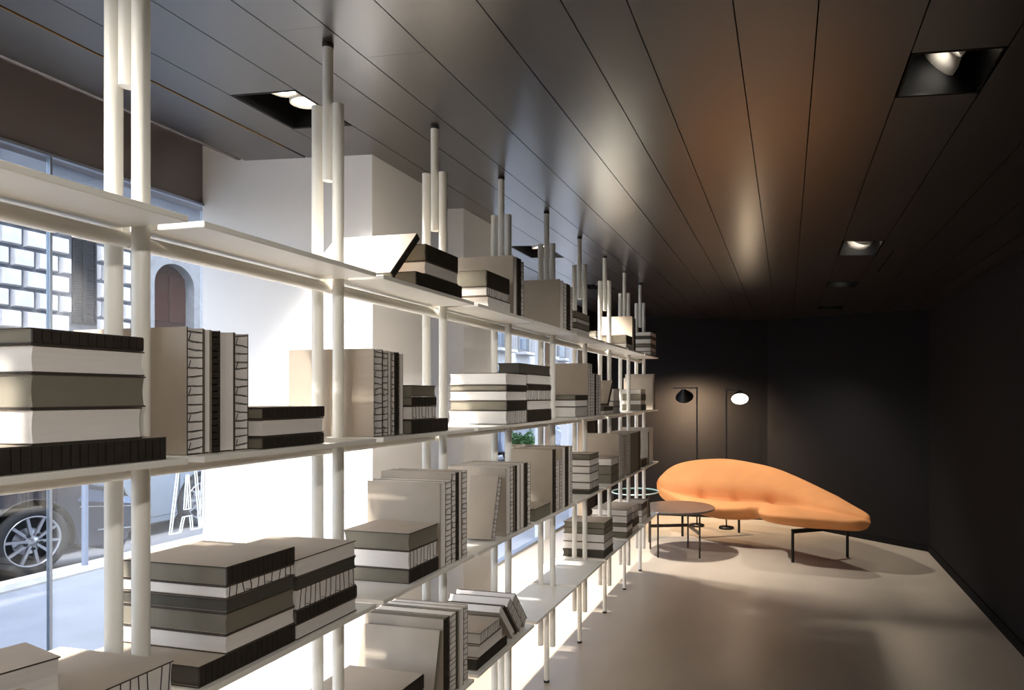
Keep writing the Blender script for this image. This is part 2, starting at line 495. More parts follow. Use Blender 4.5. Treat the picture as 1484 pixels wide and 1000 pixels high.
for y in PY:
    for sx in (-1, 1):
        part(MB().tube((XC + sx * .033, y, .191), (XC + sx * .033, y, 2.297), .0148, 20), 'post_tube', 'cream')
    up = part(MB().tube((XC, y, 2.09), (XC, y, cz(XC) - .013), .0138, 20), 'ceiling_rod', 'cream')
    part(MB().tube((XC, y, cz(XC) - .013), (XC, y, cz(XC)), .0146, 16), 'rubber_cap', 'rubber', up)
    dn = part(MB().tube((XC, y, .012), (XC, y, .40), .0138, 20), 'leg_rod', 'cream')
    part(MB().tube((XC, y, 0), (XC, y, .012), .0146, 16), 'rubber_foot', 'rubber', dn)

# ------------------------------------------------------------------ books
TYPES = {  # end/page material, spine material, wording
    'W': ('white', 'white', 'plain white paper'),
    'S': ('white', 'white', 'white black-stitched'),
    'G': ('grey', 'grey', 'olive-grey cloth'),
    'K': ('greydark', 'greydark', 'charcoal-grey cloth'),
    'D': ('grey', 'dark', 'dark brown ribbed-spine'),
    'E': ('greydark', 'dark', 'near-black ribbed-spine'),
}
CACHE = {}
def cached(key, fn):
    if key not in CACHE:
        CACHE[key] = fn()
    return CACHE[key]
def book_meshes(ty, T, H, D, seed):
    pg, sp, _ = TYPES[ty]
    cb = .0024 if T > .02 else .0016
    cov = cached(('cover', T, H, D), lambda: MB().add(
        [(-D, 0, 0), (0, 0, 0), (0, cb, 0), (-D, cb, 0), (-D, 0, H), (0, 0, H), (0, cb, H), (-D, cb, H)],
        [(0, 3, 2, 1), (4, 5, 6, 7), (0, 1, 5, 4), (2, 3, 7, 6), (1, 2, 6, 5), (3, 0, 4, 7)], [1, 1, 0, 0, 1, 1]).mesh('cover', ['board', 'board_edge']))
    def block():
        m = MB()
        # page block with a faintly hollow spine and fore edge
        x0, x1 = -D + .003, -.0008
        y0, y1 = cb, T - cb
        z0, z1 = .0025, H - .0025
        n = 5
        hol = min(.006, T * .12)
        vs_, fs = [], []
        for zc_ in (z0, z1):
            ring = []
            for i in range(n):
                t = i / (n - 1)
                ring.append((x0 + hol * math.sin(math.pi * t), y0 + (y1 - y0) * t, zc_))
            for i in range(n):
                t = 1 - i / (n - 1)
                ring.append((x1 - hol * .5 * math.sin(math.pi * t), y0 + (y1 - y0) * t, zc_))
            vs_ += ring
        k = 2 * n
        fs = [(i, (i + 1) % k, k + (i + 1) % k, k + i) for i in range(k)]
        mi = [0] * (n - 1) + [0] + [1] * (n - 1) + [0]
        fs += [tuple(reversed(range(k))), tuple(range(k, 2 * k))]
        mi += [0, 0]
        m.add(vs_, fs, mi)
        return m.mesh('page_block', [pg, sp])
    blk = cached(('block', ty, T, H, D), block)
    extra = None
    if ty == 'S':
        def stitch():
            rnd = random.Random(seed)
            m = MB()
            n = max(8, int(H / .017))
            r = .00085
            for i in range(n):
                z = H * (i + .6) / n + rnd.uniform(-.0015, .0015)
                s1 = rnd.uniform(-.005, .005)
                ym = T * rnd.uniform(.35, .65)
                m.bar((.0006, cb, z), (.0006, ym, z + s1 * .5 + rnd.uniform(-.001, .001)), r * 1.7, r, up=(1, 0, 0))
                m.bar((.0006, ym, z + s1 * .5), (.0006, T - cb, z + s1), r * 1.7, r, up=(1, 0, 0))
                if i % 3 == 0 and i < n - 1:
                    m.bar((.0006, cb * 1.5, z), (.0006, cb * 1.5 + T * .12, z + H / n * .8), r * 1.3, r, up=(1, 0, 0))
            return m.mesh('stitching', 'thread')
        extra = ('stitching', cached(('stitch', T, H, seed % 5), stitch))
    elif ty in 'DE':
        def ribs():
            rnd = random.Random(seed)
            m = MB()
            n = max(8, int(H / .013))
            for i in range(n):
                z = H * (i + .5) / n
                w = H / n * rnd.uniform(.74, .95)
                m.box(-.002, .0016 + rnd.uniform(0, .0008), cb, T - cb, z - w / 2, z + w / 2)
            return m.mesh('spine_ribs', 'dark')
        extra = ('spine_ribs', cached(('ribs', T, H, seed % 4), ribs))
    return cov, blk, extra, cb
NB = [0]
def book(ty, T, H, D, loc, rx, rz, label, group):
    NB[0] += 1
    T, H, D = round(T, 4), round(H, 4), round(D, 4)
    root = empty('book', loc)
    root.rotation_euler = (rx, 0, rz)
    tag(root, label, 'book', group)
    cov, blk, extra, cb = book_meshes(ty, T, H, D, NB[0])
    link('front_cover', cov, root)
    link('back_cover', cov, root, (0, T - cb, 0))
    b = link('page_block', blk, root)
    if extra:
        x = link(extra[0], extra[1], root)
        x['kind'] = 'stuff'
    return root
ORD = ['lowest', 'second from bottom', 'third from bottom', 'fourth from bottom', 'fifth from bottom', 'sixth from bottom']
def stack(level, where, x, items, z0=None, rz=0.0):
    """items from the bottom up: (type, thickness, y0, y1, depth[, dx])"""
    z = (LV[level] if z0 is None else z0) + .0007
    n = len(items)
    for i, it in enumerate(items):
        ty, T, y0, y1, dp = it[:5]
        dx = it[5] if len(it) > 5 else 0.0
        o = 'topmost' if (i == n - 1 and n > 1) else ORD[i]
        pos = (o + ' ' + where) if n > 1 else where
        book(ty, T, y1 - y0, dp, (x + dx, y1, z), R(90), rz + random.uniform(-.006, .006),
             '%s book, %s' % (TYPES[ty][2], pos), 'books on the bookcase')
        z += T + .0006
    return z
LR = ['first', 'second', 'third', 'fourth', 'fifth', 'sixth', 'seventh', 'eighth', 'ninth']
def upright(level, where, x, y0, items, z0=None):
    """items from left to right: (type, thickness, height, depth)"""
    z = (LV[level] if z0 is None else z0) + .0007
    y = y0
    for i, (ty, T, H, D) in enumerate(items):
        book(ty, T, H, D, (x + random.uniform(-.002, .002), y, z), 0, 0,
             '%s book, %s from left %s' % (TYPES[ty][2], LR[i], where), 'books on the bookcase')
        y += T + .0005
    return y
def leaning(ty, T, H, D, x, y, z, ang, label):
    """ang > 0 leans the top away along the shelf"""
    return book(ty, T, H, D, (x, y, z + (T * math.sin(ang) if ang > 0 else 0)), -ang, 0, label, 'books on the bookcase')

# --- top shelf
leaning('D', .022, .195, .28, -1.075, 1.585, LV[1] + .001, R(43), 'book leaning face-up against a dark stack on top shelf')
stack(1, 'of stack propping the leaning book on top shelf', -1.075,
      [('D', .044, 1.715, 1.99, .26), ('W', .04, 1.765, 1.968, .24), ('D', .052, 1.765, 1.965, .24)])
stack(1, 'of brightly lit stack second along top shelf', -1.075,
      [('W', .040, 2.185, 2.385, .25, .004), ('S', .034, 2.178, 2.378, .25), ('D', .060, 2.178, 2.378, .25)])
upright(1, 'in upright trio on top shelf', -1.075, 2.42, [('W', .034, .242, .25), ('D', .04, .240, .25), ('S', .034, .236, .25)])
upright(1, 'in upright row of four on top shelf', -1.072, 2.958, [('W', .054, .24, .21), ('S', .05, .236, .21), ('D', .05, .236, .21), ('S', .04, .232, .21)])
stack(1, 'of small grey stack mid top shelf', -1.075,
      [('W', .030, 3.22, 3.46, .25), ('G', .027, 3.22, 3.46, .25), ('S', .025, 3.22, 3.46, .25), ('G', .036, 3.22, 3.46, .25)])
stack(1, 'of glaring white pair far on top shelf', -1.075,
      [('W', .035, 4.305, 4.477, .21), ('D', .058, 4.305, 4.472, .21)])
stack(1, 'of back pair tucked behind posts on top shelf', -1.295,
      [('W', .085, 4.31, 4.45, .085), ('K', .04, 4.31, 4.44, .085)])
upright(1, 'in upright pair far on top shelf', -1.075, 4.49, [('W', .045, .244, .25), ('D', .04, .236, .25)])
stack(1, 'of six-book stack at far end of top shelf', -1.075,
      [('S', .034, 5.127, 5.355, .2), ('W', .034, 5.127, 5.35, .2), ('G', .028, 5.127, 5.35, .2), ('W', .039, 5.13, 5.355, .2), ('K', .023, 5.127, 5.35, .2), ('W', .033, 5.127, 5.35, .2)])

# --- second shelf
stack(2, 'of big stack at left edge of second shelf', -1.075,
      [('E', .0395, .60, .918, .27), ('W', .053, .707, .874, .25), ('G', .052, .707, .880, .25), ('W', .042, .707, .878, .25), ('D', .024, .707, .876, .25)])
upright(2, 'in upright row right of leftmost stack, second shelf', -1.102, .984,
        [('S', .0365, .244, .28), ('W', .014, .243, .28), ('D', .0185, .242, .28), ('W', .036, .243, .28), ('S', .0355, .243, .28)])
stack(2, 'of three-book stack on second shelf', -1.075,
      [('D', .025, 1.135, 1.32, .24), ('W', .037, 1.135, 1.32, .24), ('D', .025, 1.135, 1.322, .24)])
upright(2, 'in six-book upright row on second shelf', -1.10, 1.545,
        [('S', .039, .243, .275), ('S', .026, .241, .275), ('W', .015, .240, .275), ('S', .016, .239, .275), ('D', .020, .240, .275), ('W', .020, .236, .275)])
stack(2, 'of small dark stack beside six-book row, second shelf', -1.075,
      [('D', .041, 1.69, 1.90, .2), ('S', .041, 1.69, 1.83, .2), ('D', .027, 1.69, 1.827, .2), ('G', .034, 1.69, 1.825, .2)])
stack(2, 'of bright white stack mid second shelf', -1.075,
      [('S', .054, 2.345, 2.555, .255, .003), ('D', .038, 2.352, 2.556, .25), ('W', .039, 2.352, 2.556, .25), ('D', .023, 2.352, 2.556, .25), ('W', .048, 2.352, 2.556, .25)])
stack(2, 'of striped stack beside bright white one, second shelf', -1.073,
      [('D', .051, 2.566, 2.842, .098), ('W', .042, 2.566, 2.842, .098), ('S', .045, 2.566, 2.84, .098), ('D', .023, 2.566, 2.84, .098), ('W', .043, 2.566, 2.835, .098)])
stack(2, 'on top bridging the two middle stacks of second shelf', -1.074, [('K', .042, 2.475, 2.835, .1)], z0=LV[2] + .2075)
stack(2, 'of stack before the tall brown cover, second shelf', -1.075,
      [('S', .055, 3.205, 3.415, .27), ('W', .036, 3.208, 3.415, .27), ('D', .026, 3.208, 3.415, .27)])
upright(2, 'in row with the tall brown cover, second shelf', -1.075, 3.424,
        [('S', .04, .296, .25), ('S', .034, .294, .25), ('S', .05, .242, .2), ('D', .03, .240, .2), ('S', .045, .241, .2), ('S', .05, .239, .2)])
stack(2, 'of low pair under leaning brown book, second shelf', -1.075,
      [('W', .024, 3.75, 3.96, .2), ('D', .024, 3.75, 3.955, .2)])
leaning('D', .03, .185, .2, -1.075, 3.825, LV[2] + .0488, R(38), 'brown book leaning on a low pair, far second shelf')
stack(2, 'of pale stack right of leaning brown book, second shelf', -1.095,
      [('S', .041, 4.04, 4.22, .2), ('S', .036, 4.04, 4.22, .2), ('W', .083, 4.05, 4.21, .2)])
stack(2, 'of striped stack at far end of second shelf', -1.10,
      [('D', .044, 4.88, 5.06, .25), ('W', .035, 4.88, 5.05, .25), ('D', .046, 4.88, 5.05, .25), ('W', .038, 4.88, 5.05, .25)])
upright(2, 'in cream pair at far end of second shelf', -1.082, 5.255, [('W', .05, .264, .25), ('G', .05, .298, .25)])

# --- third shelf
stack(3, 'below two loose books at left edge of third shelf', -1.092, [('S', .068, .66, .947, .27)])
book('D', .034, .2, .062, (-1.085, .735, LV[3] + .0698), R(90), R(-4), 'dark brown ribbed-spine book lying loose at bottom left corner', 'books on the bookcase')
book('W', .058, .2, .13, (-1.152, .800, LV[3] + .0698), R(90), R(-14), 'white book with greige cover lying askew near bottom left corner', 'books on the bookcase')
stack(3, 'of large six-book stack, third shelf', -1.077,
      [('E', .0405, .986, 1.230, .275), ('W', .037, 1.046, 1.229, .275), ('G', .043, 1.046, 1.229, .275), ('K', .027, 1.046, 1.230, .275), ('S', .025, 1.046, 1.228, .275), ('D', .038, 1.046, 1.228, .275)])
stack(3, 'of stack touching the large six-book one, third shelf', -1.076,
      [('W', .035, 1.2335, 1.442, .262), ('D', .030, 1.2335, 1.442, .262), ('S', .048, 1.2335, 1.440, .262), ('K', .026, 1.2335, 1.439, .262), ('W', .040, 1.2335, 1.439, .262)])
stack(3, 'of trio before the first upright row, third shelf', -1.077,
      [('D', .041, 1.680, 1.844, .225), ('S', .054, 1.680, 1.843, .225), ('G', .052, 1.680, 1.843, .225)])
upright(3, 'in first upright row of third shelf', -1.075, 1.8485,
        [('W', .034, .275, .265), ('S', .042, .276, .265), ('S', .028, .298, .265), ('D', .019, .297, .265), ('W', .018, .298, .265), ('S', .0365, .296, .265)])
leaning('S', .033, .242, .115, -1.085, 2.238, LV[3] + .0008, R(15), 'thin stitched book leaning open-faced between upright rows, third shelf')
upright(3, 'in second upright row of third shelf', -1.073, 2.340,
        [('W', .042, .27, .26), ('S', .032, .272, .26), ('K', .013, .271, .26), ('D', .019, .270, .26), ('W', .034, .270, .26), ('W', .035, .271, .26), ('D', .036, .271, .26), ('S', .036, .268, .26)])
stack(3, 'lying alone between second and third upright rows', -1.075, [('G', .055, 2.652, 2.845, .2)])
upright(3, 'in third upright row of third shelf', -1.073, 2.858,
        [('D', .044, .30, .22), ('S', .03, .243, .22), ('W', .025, .243, .22), ('S', .03, .242, .22), ('W', .045, .298, .22), ('D', .048, .299, .22), ('W', .038, .297, .22), ('S', .03, .296, .22)])
stack(3, 'of six-book stack beyond third upright row, third shelf', -1.075,
      [('K', .024, 3.455, 3.645, .26), ('S', .04, 3.463, 3.641, .25), ('W', .05, 3.463, 3.641, .25), ('S', .04, 3.46, 3.641, .25), ('W', .037, 3.463, 3.641, .25), ('G', .03, 3.463, 3.641, .25)])
stack(3, 'of grey trio before far beige cover, third shelf', -1.075,
      [('G', .055, 3.918, 4.10, .25), ('G', .055, 3.918, 4.10, .25), ('W', .045, 3.92, 4.10, .25)])
upright(3, 'in near half of fourth upright row, third shelf', -1.074, 4.108,
        [('W', .05, .302, .26), ('W', .04, .30, .26), ('S', .05, .292, .26)])
upright(3, 'in far half of fourth upright row, third shelf', -1.074, 4.304,
        [('S', .07, .290, .2), ('S', .05, .288, .2), ('G', .06, .288, .2), ('G', .06, .289, .2), ('G', .06, .288, .2), ('G', .06, .288, .2), ('D', .08, .29, .2)])
stack(3, 'lying alone at far end of third shelf', -1.09, [('D', .06, 4.87, 5.04, .2)])
upright(3, 'in last upright row of third shelf', -1.08, 5.055, [('G', .03, .262, .26), ('W', .08, .296, .26), ('W', .07, .29, .26)])

# --- lowest shelf
stack(4, 'of stack at near end of lowest shelf', -1.075,
      [('W', .045, 1.56, 1.755, .26), ('G', .05, 1.56, 1.755, .26), ('D', .045, 1.56, 1.755, .26)])
leaning('G', .016, .238, .28, -1.078, 1.806, LV[4] + .0008, R(12), 'grey book with blank greige cover leaning on lowest shelf row')
upright(4, 'in upright row of lowest shelf', -1.075, 1.8745,
        [('D', .036, .266, .29), ('S', .044, .266, .29), ('K', .014, .265, .29), ('W', .033, .266, .29), ('S', .0335, .264, .29)])
stack(4, 'of trio right of upright row, lowest shelf', -1.08,
      [('E', .040, 2.113, 2.365, .22), ('W', .045, 2.125, 2.33, .21), ('S', .040, 2.134, 2.308, .2)])
th = R(41)
yy = 2.428
for i, (ty, T, nm) in enumerate((('W', .034, 'white book leaning left first in tilted heap, lowest shelf'),
                                 ('D', .020, 'dark thin book leaning left second in tilted heap, lowest shelf'),
                                 ('S', .044, 'stitched white book leaning left third in tilted heap, lowest shelf'),
                                 ('S', .044, 'stitched white book leaning left outermost in tilted heap, lowest shelf'))):
    book(ty, T, .19, .27, (-1.085 - .004 * (i % 2), yy, LV[4] + .0005), th, 0, nm, 'books on the bookcase')
    yy += (T + .001) / math.cos(th)
stack(4, 'of square stack mid lowest shelf', -1.077,
      [('K', .046, 3.76, 3.975, .27), ('W', .046, 3.765, 3.97, .265), ('S', .05, 3.765, 3.97, .265), ('G', .034, 3.765, 3.965, .265), ('G', .036, 3.765, 3.965, .265)])
stack(4, 'of near stack in far bay, lowest shelf', -1.076,
      [('G', .039, 4.335, 4.50, .26), ('W', .038, 4.335, 4.50, .26), ('D', .024, 4.335, 4.505, .26), ('S', .048, 4.335, 4.50, .26), ('W', .043, 4.335, 4.50, .26)])
stack(4, 'of second stack in far bay, lowest shelf', -1.076,
      [('W', .04, 4.53, 4.70, .25), ('D', .05, 4.53, 4.70, .25), ('S', .05, 4.53, 4.69, .25), ('W', .045, 4.53, 4.69, .25)])
stack(4, 'of last stack at far end of lowest shelf', -1.09,
      [('W', .05, 4.87, 5.06, .25), ('S', .05, 4.87, 5.06, .25), ('D', .05, 4.87, 5.05, .25)])
leaning('D', .018, .155, .2, -1.085, 5.105, LV[4] + .0008, R(-14), 'near one of two thin books leaning at lowest shelf end')
leaning('D', .018, .150, .2, -1.085, 5.145, LV[4] + .0008, R(-14), 'far one of two thin books leaning at lowest shelf end')

# ------------------------------------------------------------------ sofa
def catmull(tab, s):
    """tab: list of (s, values...)"""
    n = len(tab)
    for i in range(n - 1):
        if tab[i][0] <= s <= tab[i + 1][0]:
            break
    p1, p2 = tab[i], tab[i + 1]
    p0 = tab[i - 1] if i > 0 else p1
    p3 = tab[i + 2] if i + 2 < n else p2
    t = (s - p1[0]) / (p2[0] - p1[0])
    out = []
    for k in range(1, len(p1)):
        d = p2[0] - p1[0]
        m1 = (p2[k] - p0[k]) / max(1e-6, p2[0] - p0[0]) * d
        m2 = (p3[k] - p1[k]) / max(1e-6, p3[0] - p1[0]) * d
        t2, t3 = t * t, t * t * t
        out.append((2 * t3 - 3 * t2 + 1) * p1[k] + (t3 - 2 * t2 + t) * m1 + (-2 * t3 + 3 * t2) * p2[k] + (t3 - t2) * m2)
    return out
# s, crease x, crease y, front dir angle, seat height, back height, seat depth, thickness
SOFA = [
    (0.00, -1.36, 6.80, 250, .56, .00, .00, .00),
    (0.02, -1.35, 6.82, 250, .55, .105, .015, .065),
    (0.06, -1.30, 6.83, 252, .50, .215, .025, .10),
    (0.13, -1.16, 6.80, 256, .46, .31, .07, .125),
    (0.25, -.90, 6.72, 262, .435, .38, .21, .15),
    (0.38, -.62, 6.64, 262, .43, .40, .32, .17),
    (0.50, -.36, 6.55, 255, .44, .36, .26, .165),
    (0.58, -.20, 6.46, 248, .455, .315, .19, .15),
    (0.65, -.04, 6.36, 238, .465, .25, .40, .155),
    (0.74, .14, 6.22, 232, .465, .185, .46, .15),
    (0.82, .31, 6.10, 230, .46, .125, .38, .145),
    (0.90, .48, 5.99, 230, .45, .08, .26, .125),
    (0.965, .62, 5.90, 230, .44, .045, .17, .105),
    (0.988, .67, 5.865, 230, .435, .025, .10, .075),
    (1.00, .70, 5.845, 230, .41, .00, .00, .00),
]
sofa = tag(empty('sofa', (-.2, 6.6, 0)), 'orange sculpted sofa with sweeping leaf-shaped back on dark legs', 'sofa')
NS, NP = 90, 44
vs_, fs = [], []
for i in range(NS + 1):
    s = i / NS
    s = .5 - .5 * math.cos(math.pi * s)
    cx_, cy_, ang, zs, hb, ds, thk = catmull(SOFA, s)
    hb, ds, thk = max(hb, .0), max(ds, .0), max(thk, .0)
    n_ = Vector((math.cos(R(ang)), math.sin(R(ang)), 0))
    tuft = sum(math.exp(-((s - q) / .018) ** 2) for q in (.27, .44, .60))
    rl = min(1, hb / .12) if hb < .12 else 1.0
    kf = max(0.0, min(1.0, (s - .10) / .12)) * max(0.0, min(1.0, (.76 - s) / .14))
    ctrl = [(-.13 * rl - hb * .30, zs + hb), (-.05 * rl - hb * .18, zs + hb * .80), ((-.012 + .016 * kf) * rl, zs + hb * .36 + .01),
            (.04 * ds / .4 - (.03 * kf + .045 * tuft) * rl, zs - (.006 * kf + .032 * tuft) * rl), (ds * .48, zs + (.012 + .006 * kf) * rl), (ds * .88, zs - .008 * rl), (ds, zs - thk * .26),
            (ds * .80, zs - thk * .74), (ds * .36, zs - thk), (-.07 * rl, zs - thk * .96), (-.17 * rl - hb * .05, zs - thk * .3),
            (-.21 * rl - hb * .16, zs + hb * .45), (-.19 * rl - hb * .27, zs + hb * .86)]
    m = len(ctrl)
    for j in range(NP):
        t = j / NP * m
        k = int(t); f = t - k
        p = [ctrl[(k + q) % m] for q in (-1, 0, 1, 2)]
        pt = []
        for q in (0, 1):
            a = 2 * p[1][q]; b = p[2][q] - p[0][q]
            c_ = 2 * p[0][q] - 5 * p[1][q] + 4 * p[2][q] - p[3][q]
            d_ = -p[0][q] + 3 * p[1][q] - 3 * p[2][q] + p[3][q]
            pt.append(.5 * (a + b * f + c_ * f * f + d_ * f ** 3))
        vs_.append((cx_ + n_.x * pt[0] + .2, cy_ + n_.y * pt[0] - 6.6, pt[1]))
for i in range(NS):
    for j in range(NP):
        fs.append((i * NP + j, i * NP + (j + 1) % NP, (i + 1) * NP + (j + 1) % NP, (i + 1) * NP + j))
fs.append(tuple(range(NP)))
fs.append(tuple(reversed(range(NS * NP, NS * NP + NP))))
sb = MB().add(vs_, fs, 0, True).build('upholstery', 'sofa', sofa)
def so(p):
    return (p[0] + .2, p[1] - 6.6, p[2])
for (a, b, zt) in (((.053, 5.985), (.55, 6.305), .30), ((-1.084, 6.825), (-.508, 7.145), .27)):
    MB().bar(so((a[0], a[1], zt - .02)), so((b[0], b[1], zt - .02)), .03, .035).build('leg_bar', 'blackmetal', sofa)
    for p in (a, b):
        lg = MB().tube(so((p[0], p[1], 0)), so((p[0], p[1], zt)), .0135, 14).build('leg', 'blackmetal', sofa)
pl = MB()
pl.tube(so((-1.03, 6.85, .262)), so((-1.03, 6.85, .285)), .065, 24)
pl.build('mount_plate', 'blackmetal', sofa)

# ------------------------------------------------------------------ tables
tc_ = (-1.01, 6.085)
tb = tag(empty('coffee_table', (tc_[0], tc_[1], 0)), 'low round grey-brown coffee table in front of orange sofa', 'coffee table')
MB().lathe([(0, .424), (.343, .424), (.350, .428), (.352, .434), (.350, .441), (.345, .444), (0, .444)], 64, smooth=False).build('table_top', 'tabletop', tb)
legs = [(-.781, 5.933), (-.947, 6.31), (-1.30, 6.18), (-1.16, 5.86)]
for (x, y) in legs:
    MB().tube((x - tc_[0], y - tc_[1], 0), (x - tc_[0], y - tc_[1], .424), .0085, 12).build('leg', 'bronze', tb)
for a, b in ((0, 1), (1, 2)):
    MB().bar((legs[a][0] - tc_[0], legs[a][1] - tc_[1], .225), (legs[b][0] - tc_[0], legs[b][1] - tc_[1], .225), .012, .03).build('stretcher', 'bronze', tb)

gc = (-1.55, 6.60)
gt = tag(empty('glass_table', (gc[0], gc[1], 0)), 'small round glass side table beyond the shelf end', 'side table')
MB().lathe([(0, .49), (.245, .49), (.245, .498), (0, .498)], 48, smooth=False).build('glass_top', 'tglass', gt)
MB().lathe([(.243, .488), (.25, .488), (.25, .500), (.243, .500), (.243, .488)], 48).build('rim', 'tglass_rim', gt)
for k in range(3):
    t = R(-40 + 120 * k)
    MB().tube((.235 * math.cos(t), .235 * math.sin(t), 0), (.235 * math.cos(t), .235 * math.sin(t), .49), .006, 10).build('leg', 'bronze', gt)

# ------------------------------------------------------------------ floor lamps
def floor_lamp(px, py, top, arm_x0, arm_x1, cone_x, tilt_dir, tilt, label, watt):
    root = tag(empty('floor_lamp', (px, py, 0)), label, 'floor lamp', 'black cone floor lamps')
    MB().lathe([(0, 0), (.085, 0), (.087, .008), (.083, .02), (0, .022)], 40).build('base', 'blackmetal', root)
    MB().tube((0, 0, .02), (0, 0, top), .0085, 14).build('pole', 'blackmetal', root)
    MB().bar((arm_x0 - px, 0, top - .007), (arm_x1 - px, 0, top - .007), .014, .014).build('arm', 'blackmetal', root)
    ax = Vector((tilt_dir[0] * math.sin(tilt), tilt_dir[1] * math.sin(tilt), -math.cos(tilt)))
    apex = Vector((cone_x - px, 0, top - .016))
    mt = Matrix.Translation(apex) @ ax.to_track_quat('Z', 'Y').to_matrix().to_4x4()
    sh = MB().lathe([(.008, .0), (.014, .008), (.102, .118), (.105, .128), (.101, .134), (.094, .128), (.012, .014)], 48, mtx=mt).build('shade', 'blackmetal', root)
    MB().lathe([(.097, .126), (.05, .1275), (0, .128)], 40, mtx=mt).build('diffuser', 'diff', sh)
    p = apex + ax * .145 + Vector((px, py, 0))
    spot('floor_lamp_light', p, p + ax, watt, root, R(172), .6, (1.0, .72, .45), .06)
    return root
floor_lamp(-1.006, 7.40, 1.600, -1.292, -1.0, -1.165, (0, 1), R(42), 'black cone floor lamp turned to wall, left of pair behind sofa', 200.0)
floor_lamp(-.664, 7.34, 1.580, -.67, -.40, -.515, (.10, -1), R(40), 'black cone floor lamp glowing towards viewer, right of pair behind sofa', 6.0)

# ------------------------------------------------------------------ street
def road_z(x):
    return -.075 if x > -6.4 else max(-.36, -.075 + (x + 6.4) * .17)
tag(MB().box(-5.78, XG - .06, -12, 60, -.4, -.004).build('street_pavement', 'pave'), 'pale grey pavement outside the shop window', 'pavement', kind='structure')
tag(MB().box(-6.12, -5.78, -12, 60, -.4, .012).build('street_kerb', 'kerb'), 'white granite kerb along the street', 'kerb', kind='structure')
rd = MB()
xs = [-6.12, -6.4, -8.1, -15.8]
for a, b in zip(xs, xs[1:]):
    rd.add([(a, -12, road_z(a)), (b, -12, road_z(b)), (b, 90, road_z(b)), (a, 90, road_z(a))], [(0, 1, 2, 3)])
tag(rd.build('street_road', 'road'), 'grey asphalt road with parked cars', 'road', kind='structure')

# opposite house with rusticated blocks
XO = -16.0
house = tag(empty('street_house', (XO, 14, 0)), 'pale stone palazzo with rusticated blocks across the street', 'building')
def hp(mb, name, mt, parent=house):
    return part(mb, name, mt, parent, (XO, 14, 0))
DY0, DY1 = 13.31, 14.46              # door opening
DC, DR = (DY0 + DY1) / 2, (DY1 - DY0) / 2
SP = 4.47                            # spring line of the arch
arc = [(DC + DR * math.cos(R(a)), SP + DR * math.sin(R(a))) for a in range(0, 181, 10)]
hp(MB().box(XO - .6, XO - .05, -4, DY0 - .35, -.5, 12), 'wall', 'stone_dk')
hp(MB().box(XO - .6, XO - .05, DY1 + .35, 90, -.5, 12), 'wall', 'stone')
hp(MB().box(XO - .6, XO - .05, DY0 - .35, DY1 + .35, SP + DR + .3, 12), 'wall', 'stone_dk')
hp(MB().box(XO - 1.2, XO - .6, DY0 - .4, DY1 + .4, -.5, 6), 'door_reveal', 'stone_dk')
# arch surround
outer = [(DC + (DR + .35) * math.cos(R(a)), SP + (DR + .35) * math.sin(R(a))) for a in range(0, 181, 10)]
av = MB()
n = len(arc)
for i in range(n - 1):
    q = [arc[i], outer[i], outer[i + 1], arc[i + 1]]
    av.hexa([(XO - .3, *q[0]), (XO - .3, *q[1]), (XO - .3, *q[2]), (XO - .3, *q[3]), (XO + .04, *q[0]), (XO + .04, *q[1]), (XO + .04, *q[2]), (XO + .04, *q[3])])
hp(av, 'arch_surround', 'arch')
for a, b in ((DY0 - .35, DY0), (DY1, DY1 + .35)):
    hp(MB().box(XO - .3, XO + .04, a, b, -.5, SP), 'door_jamb', 'arch')
fill = outer[:] + [(DY0 - .35, SP + DR + .35), (DY1 + .35, SP + DR + .35)]
hp(MB().prism([(DY1 + .35, SP)] + [o for o in outer if o[0] > DC - .001] + [(DC, SP + DR + .36), (DY1 + .35, SP + DR + .36)], 0, XO - .4, XO - .05), 'spandrel', 'arch')
hp(MB().prism([(DY0 - .35, SP), (DY0 - .35, SP + DR + .36), (DC, SP + DR + .36)] + [o for o in outer if o[0] < DC + .001], 0, XO - .4, XO - .05), 'spandrel', 'arch')
# wooden door with raised panels
dleaf = hp(MB().prism([(DY0, -.5)] + [(DY1, -.5)] + arc, 0, XO - .35, XO - .26), 'door', 'wood')
for (a, b) in ((DY0 + .07, DC - .05), (DC + .05, DY1 - .07)):
    for (z0, z1) in ((0, 1.1), (1.25, 2.2), (2.35, 2.75), (2.9, 3.3), (3.5, 4.75)):
        p_ = hp(MB().box(XO - .26, XO - .20, a, b, z0, z1), 'door_panel', 'wood', dleaf)
        bevel(p_, .012, 1)
# stone courses, left of the door and round the shuttered window
bh, bw = .442, .471
SY0, SY1, SZ0, SZ1 = 11.36, 11.90, 3.18, 5.30      # shuttered window
def block(y0, y1, z0, z1):
    if y1 - y0 < .06:
        return
    g, d = .032, .05
    m = MB()
    m.hexa([(XO - .06, y0 + g, z0 + g), (XO - .06, y1 - g, z0 + g), (XO - .06, y1 - g, z1 - g), (XO - .06, y0 + g, z1 - g),
            (XO + d, y0 + g + .03, z0 + g + .03), (XO + d, y1 - g - .03, z0 + g + .03), (XO + d, y1 - g - .03, z1 - g - .03), (XO + d, y0 + g + .03, z1 - g - .03)])
    hp(m, 'stone_block', 'stone')
for r in range(0, 13):
    z0 = .72 + r * bh
    z1 = z0 + bh
    y = 8.72 + (r % 2) * bw * .5
    while y < DY0 - .40:
        y1 = min(y + bw, DY0 - .36)
        if z1 > SZ0 and z0 < SZ1 and y1 > SY0 and y < SY1:
            if y < SY0 - .05:
                block(y, SY0, z0, z1)
            if y1 > SY1 + .05:
                block(SY1, y1, z0, z1)
        else:
            block(y, y1, z0, z1)
        y += bw
# white pilaster strip left of the door
hp(MB().box(XO - .05, XO + .09, 12.98, 13.0, 0, 6), 'pilaster_edge', 'arch')
